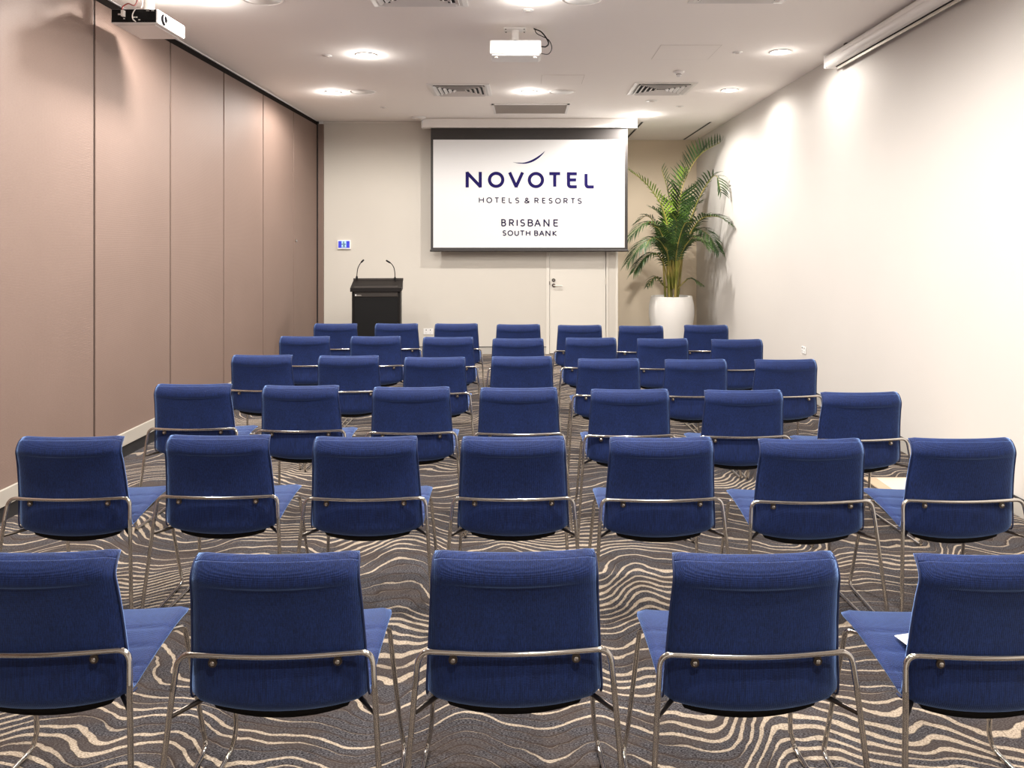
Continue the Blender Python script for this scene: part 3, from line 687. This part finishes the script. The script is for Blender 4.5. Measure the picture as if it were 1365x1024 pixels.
FR = [ # pixel path with depth offset (negative = towards the camera), leaflet length, bright?, n, up, droop
 ([(900, 385, 0), (902, 320, 0), (908, 257, 0), (922, 222, 0), (937, 203, -.2), (960, 190, -.45)], 0.34, 0, 34, 0.9, 0.05),
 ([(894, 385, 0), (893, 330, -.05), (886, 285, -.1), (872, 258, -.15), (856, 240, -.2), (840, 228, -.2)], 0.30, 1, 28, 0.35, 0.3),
 ([(896, 385, .1), (896, 330, .15), (894, 280, .25), (889, 250, .3), (882, 226, .3)], 0.34, 0, 26, 0.5, 0.2),
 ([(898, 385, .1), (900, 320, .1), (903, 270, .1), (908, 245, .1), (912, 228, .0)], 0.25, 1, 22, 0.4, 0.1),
 ([(901, 385, -.1), (910, 330, -.2), (926, 278, -.4), (944, 243, -.6), (955, 235, -.7), (961, 256, -.8)], 0.30, 0, 32, 0.6, 0.35),
 ([(901, 385, -.1), (912, 330, -.2), (932, 294, -.5), (957, 289, -.8), (979, 302, -1.0)], 0.27, 0, 30, 0.5, 0.45),
 ([(900, 385, 0), (908, 340, 0), (925, 309, .0), (943, 312, -.3), (957, 334, -.5)], 0.30, 0, 32, 0.5, 0.6),
 ([(899, 385, .1), (906, 345, .2), (925, 322, .2), (944, 324, .2)], 0.27, 0, 26, 0.4, 0.6),
 ([(893, 385, 0), (887, 335, 0), (876, 302, -.1), (860, 298, -.2), (840, 316, -.3)], 0.30, 0, 30, 0.45, 0.7),
 ([(893, 385, 0), (886, 345, -.1), (872, 322, -.3), (856, 326, -.5), (838, 350, -.6)], 0.28, 0, 28, 0.45, 0.7),
 ([(892, 385, 0), (884, 350, -.2), (872, 338, -.3), (858, 345, -.4), (846, 362, -.5)], 0.24, 0, 24, 0.4, 0.7),
 ([(894, 385, 0), (884, 380, -.1), (874, 369, -.2), (864, 381, -.3)], 0.13, 0, 9, 0.3, 0.6),
 ([(903, 385, 0), (911, 377, 0), (921, 371, 0), (936, 380, -.1)], 0.12, 0, 9, 0.3, 0.6),
 ([(895, 385, 0), (890, 340, -.4), (880, 308, -.8), (868, 300, -1.1)], 0.26, 0, 24, 0.5, 0.4),
 ([(898, 385, 0), (902, 335, -.4), (912, 300, -.7), (922, 296, -1.0)], 0.27, 0, 24, 0.5, 0.4),
 ([(897, 385, .2), (894, 330, .4), (886, 290, .6), (870, 278, .8)], 0.28, 0, 24, 0.5, 0.3),
 ([(899, 385, .2), (906, 325, .4), (916, 285, .5), (932, 270, .7)], 0.30, 0, 26, 0.5, 0.3),
 ([(896, 385, .1), (890, 335, .2), (874, 300, .3), (862, 288, .3), (850, 296, .3)], 0.27, 0, 28, 0.5, 0.5),
 ([(900, 385, -.1), (908, 340, -.3), (922, 318, -.6), (934, 318, -.8), (944, 330, -.9)], 0.25, 0, 26, 0.5, 0.5),
 ([(897, 385, -.1), (892, 345, -.3), (880, 322, -.7), (868, 318, -.9), (860, 330, -1.0)], 0.25, 0, 26, 0.5, 0.5),
 ([(899, 385, .1), (904, 330, .2), (912, 285, .3), (918, 258, .3), (930, 246, .3)], 0.28, 0, 28, 0.6, 0.2),
 ([(897, 385, .0), (898, 335, -.1), (902, 298, -.3), (895, 285, -.5)], 0.27, 0, 24, 0.5, 0.4),
]
for i, (path, ll, br, n, up, dr) in enumerate(FR):
    frond(fp(path), ll*1.12, M['leafb'] if br else M['leaf'], n, up, i, dr)
for k, (px, tx, dy) in enumerate([(887, 884, 0), (891, 889, -.08), (896, 896, .06), (900, 903, -.05), (904, 910, .03), (893, 892, .1), (898, 900, -.12)]):
    a = at(px, 394, PYc); a.y += dy; a.z = 0.77; b = at(tx, 345, PYc); b.y += dy*1.3
    obj('cane', T([a-base, (a.lerp(b, .5)+Vector((0, 0, 0)))-base, b-base, b-base+Vector((0, 0, 0.25))], [0.020, 0.017, 0.014, 0.009], 8), M['stem'], palm, True)

# ------------------------------------------------------------------ chairs
prof = [(.410, .4625), (.400, .4655), (.385, .4675), (.34, .4680), (.28, .462), (.21, .448), (.14, .428), (.105, .417), (.078, .4085),
        (.056, .409), (.041, .421), (.035, .450), (.031, .51), (.028, .549), (.018, .62), (.004, .69), (-.006, .728), (-.010, .744), (-.007, .762), (.004, .780), (.018, .792), (.030, .797)]
def halfw(s_, z, d):
    if (z < 0.475 and d > 0.06): return 0.229+0.011*min(1, (d-0.06)/0.3) - 0.006*max(0, (d-0.385)/0.025)
    u = max(0, (z-0.44)/(0.80-0.44)); return 0.230-0.020*u-0.004*max(0, (z-0.782)/0.016)**2
raw = spline([(d, z, 0) for d, z in prof], 7)
dens = []
for a, b in zip(raw, raw[1:]):
    n = max(1, int((b-a).length/0.006)); dens += [a.lerp(b, k/n) for k in range(n)]
dens.append(raw[-1])
NX = 14
def shell(i0, i1, tin, tout, m, name, parent, groove=False, wscale=1.0, skip_bulge=False):
    bm = bmesh.new(); P = dens[i0:i1]; n = len(P)
    inn, out = [], []
    for i, p in enumerate(P):
        g = i0+i
        t = (dens[min(g+1, len(dens)-1)]-dens[max(g-1, 0)]).normalized()
        nr = Vector((t.y, -t.x, 0))     # outward/below-behind side:  seat travels -d => normal down
        nr = Vector((-t.y, t.x, 0)) if (t.x < 0 and nr.y > 0) else nr
        # ensure "outer" points down for the seat and back for the backrest
        if t.x < -0.7 and nr.y > 0: nr = -nr
        if t.y > 0.7 and nr.x > 0: nr = -nr
        d, z = p.x, p.y; w = halfw(0, z, d)*wscale
        A = 0.010 if d > 0.25 and z < 0.475 else (0.010+0.026*(0.25-d)/0.18 if (z < 0.475 and d > 0.06) else 0.036-0.018*min(1, max(0, z-0.42)/0.15))
        ti = tin
        to = tout
        if groove:
            for gd in (0.286, 0.212, 0.141, 0.078): ti -= 0.005*math.exp(-((d-gd)/0.005)**2)
        top_ = 1.0
        if name == 'backrest': kk_ = min(1, (len(dens)-1-g)/5); top_ = max(0.10, math.sqrt(max(0, 1-(1-kk_)**2)))
        ri, ro = [], []
        for j in range(NX+1):
            x = -1+2*j/NX; e = 1-x*x
            x2 = math.copysign(1-(1-abs(x))**1.15, x)
            edge = (max(0, abs(x)-0.93)/0.07)
            bd_ = nr if z < 0.68 else Vector((-1, min(0, nr.y)*max(0, 1-(z-0.68)/0.05), 0))
            q_ = p + bd_*(A*e - A*0.5) - Vector((0, 0.004*e*min(1, max(0, (z-0.75)/0.05)), 0))
            roll = 0
            if name == 'backrest':                 # padded roll with a smile-shaped crease beneath it
                zc = 0.724+0.018*x*x; u = max(0, min(1, (z-zc)/0.018)); roll = 0.007*u*u*(3-2*u)*min(1, (1-abs(x))*6)
            ii = q_ - nr*(ti*top_*(1-0.75*edge**2)); oo = q_ + nr*((to*top_+roll*top_)*(1-0.75*edge**2))
            ri.append(bm.verts.new((x2*w, ii.x, ii.y))); ro.append(bm.verts.new((x2*w, oo.x, oo.y)))
        inn.append(ri); out.append(ro)
    for i in range(n-1):
        for j in range(NX):
            bm.faces.new((inn[i][j], inn[i][j+1], inn[i+1][j+1], inn[i+1][j]))
            bm.faces.new((out[i][j], out[i+1][j], out[i+1][j+1], out[i][j+1]))
        for j in (0, NX):
            bm.faces.new((inn[i][j], inn[i+1][j], out[i+1][j], out[i][j]))
    for i in (0, n-1):
        for j in range(NX): bm.faces.new((inn[i][j], inn[i][j+1], out[i][j+1], out[i][j]))
    return obj(name, bm, m, parent, True)
isplit = min(range(len(dens)), key=lambda i: (dens[i]-Vector((.074, .4083, 0))).length)
iseat0 = 2
def make_chair():
    t = thing('chair', '', 'chair')
    st = shell(0, isplit+1, 0.011, 0.010, M['fabric'], 'seat', t, groove=True)
    bk = shell(isplit, len(dens), 0.010, 0.013, M['fabric'], 'backrest', t)
    # black pan beneath the seat
    i1 = min(range(len(dens)), key=lambda i: (dens[i]-Vector((.058, .409, 0))).length)
    i0 = min(range(len(dens)), key=lambda i: (dens[i]-Vector((.375, .467, 0))).length)
    pan = shell(i0, i1, -0.008, 0.034, M['black'], 'seat_pan', t, wscale=0.84)
    pan['label'] = 'black underside pan'
    # piping around the backrest
    for sgn in (-1, 1):
        pts = []
        for i in range(isplit, len(dens)-3, 4):
            p = dens[i]; w = halfw(0, p.y, p.x); pts.append((sgn*(w-0.0005), p.x+0.004, p.y+0.004 if p.y < 0.5 else p.y))
        obj('piping', T(pts, 0.0030, 6), M['piping'], bk, True)
    R = 0.0076
    rail = fillet([(-0.2535, -0.014, 0.47), (-0.2460, 0.002, 0.554), (0.0, -0.016, 0.548), (0.2460, 0.002, 0.554), (0.2535, -0.014, 0.47)], [0.034, 0.12, 0.034], 7)
    obj('back_rail', T(rail, R, 10), M['chrome'], t, True)
    for s in (-1, 1):
        obj('leg', T([(s*0.2535, -0.014, 0.47), (s*0.287, -0.070, 0.045), (s*0.288, -0.067, 0.022)], R, 10), M['chrome'], t, True)
        obj('runner', T(fillet([(s*0.288, -0.067, 0.022), (s*0.2885, -0.053, 0.0085), (s*0.272, 0.435, 0.0085), (s*0.268, 0.462, 0.018), (s*0.259, 0.464, 0.060)], [0.008, 0.025, 0.014], 5), R, 10), M['chrome'], t, True)
        obj('leg', T(fillet([(s*0.259, 0.464, 0.060), (s*0.256, 0.460, 0.085), (s*0.232, 0.385, 0.430), (s*0.200, 0.335, 0.440)], [0.015, 0.022], 5), R, 10), M['chrome'], t, True)
        obj('side_bar', T(fillet([(s*0.2575, -0.022, 0.408), (s*0.195, 0.065, 0.408), (s*0.195, 0.16, 0.415), (s*0.205, 0.345, 0.436)], [0.012, 0.03], 4), 0.0065, 8), M['darkmetal'], t, True)
    for s in (-1, 1):
        bx = s*0.158; yb = 0.002-0.016*(1-abs(bx)/0.246)
        br = obj('bracket', Lt([(0.0, 0), (0.0115, 0), (0.0115, 0.004), (0.0, 0.004)], cap0=False, cap1=False, seg=16), M['darkmetal'], t)
        br.rotation_euler = (PI/2, 0, 0); br.location = (bx, yb+0.004, 0.532)
        obj('tab', B(-0.009, 0.009, 0.0, 0.018, -0.001, 0.003), M['darkmetal'], br)
        obj('bolt', Lt([(0.0062, 0.004), (0.0062, 0.0075), (0.003, 0.009), (0.0, 0.009)], cap1=False, seg=10), M['chrome'], br)
        obj('glide', Lt([(0.010, 0.0), (0.011, 0.004), (0.009, 0.010)], (s*0.274, 0.37, 0), 10), M['black'], t)
    return t
def kids(o): return [c for c in bpy.data.objects if c.parent == o]
proto = make_chair()
tree = [(c, kids(c)) for c in kids(proto)]
def copy_chair():
    r = proto.copy(); C.objects.link(r)
    for c, gs in tree:
        k = c.copy(); C.objects.link(k); k.parent = r
        for g in gs: d = g.copy(); C.objects.link(d); d.parent = k
    return r
rows = [
 ('row nearest the camera', [(-75, 147, 740), (253, 475, 742), (575, 797, 739), (900, 1122, 742), (1230, 1452, 743)]),
 ('second row from the camera', [(20, 157, 583), (220, 355, 581), (418, 553, 583), (615, 753, 583), (815, 951, 584), (1014, 1155, 586), (1216, 1359, 585)]),
 ('third row from the camera', [(207, 303, 512), (349, 449, 514), (498, 597, 516), (642, 741, 517), (789, 892, 519), (940, 1046, 520), (1100, 1201, 523)]),
 ('fourth row from the camera', [(308, 387, 473), (424, 503, 474), (539, 619, 476), (656, 735, 475), (772, 852, 478), (888, 969, 479), (1008, 1090, 479)]),
 ('fifth row from the camera', [(373, 437, 448), (468, 532, 448), (565, 629, 449), (658, 723, 451), (756, 820, 450), (851, 917, 451), (950, 1017, 452)]),
 ('farthest row, before the screen', [(418, 475, 431), (500, 556, 431), (581, 635, 431), (663, 719, 432), (745, 801, 433), (827, 883, 434), (914, 970, 433)])]
ordn = ['leftmost', 'second from left', 'third from left', 'fourth from left', 'fifth from left', 'sixth from left', 'seventh from left']
TOPZ = 0.808
first = True
for ri, (rn, lst) in enumerate(rows):
    for ci, (xa, xb, yt) in enumerate(lst):
        Y = F*(CAMZ-TOPZ)/(yt-VY); X = ((xa+xb)/2-VX)*Y/F
        c = proto if first else copy_chair(); first = False
        c.location = (X, Y+0.02, 0)
        c.rotation_euler = (0, 0, math.radians(1.6 if ri == 0 else (0.6 if ri == 5 else random.uniform(0.6, 2.0))))
        od = ordn[ci] if ci < len(lst)-1 else 'rightmost'
        c['label'] = 'blue chair on chrome legs, %s, %s' % (od, rn)
        c['category'] = 'chair'; c['group'] = 'blue conference chairs'
        if ri == 0 and ci == 4: c5 = (X, Y)
cd_ = thing('card', 'small white card lying on the seat of the nearest right chair', 'card', (c5[0]-0.105, c5[1]+0.250, 0.4745), 0.25)
cd_.rotation_euler = (math.radians(2), 0, 0.25)
obj('sheet', B(-0.045, 0.045, -0.03, 0.03, 0.0, 0.002), M['white'], cd_)
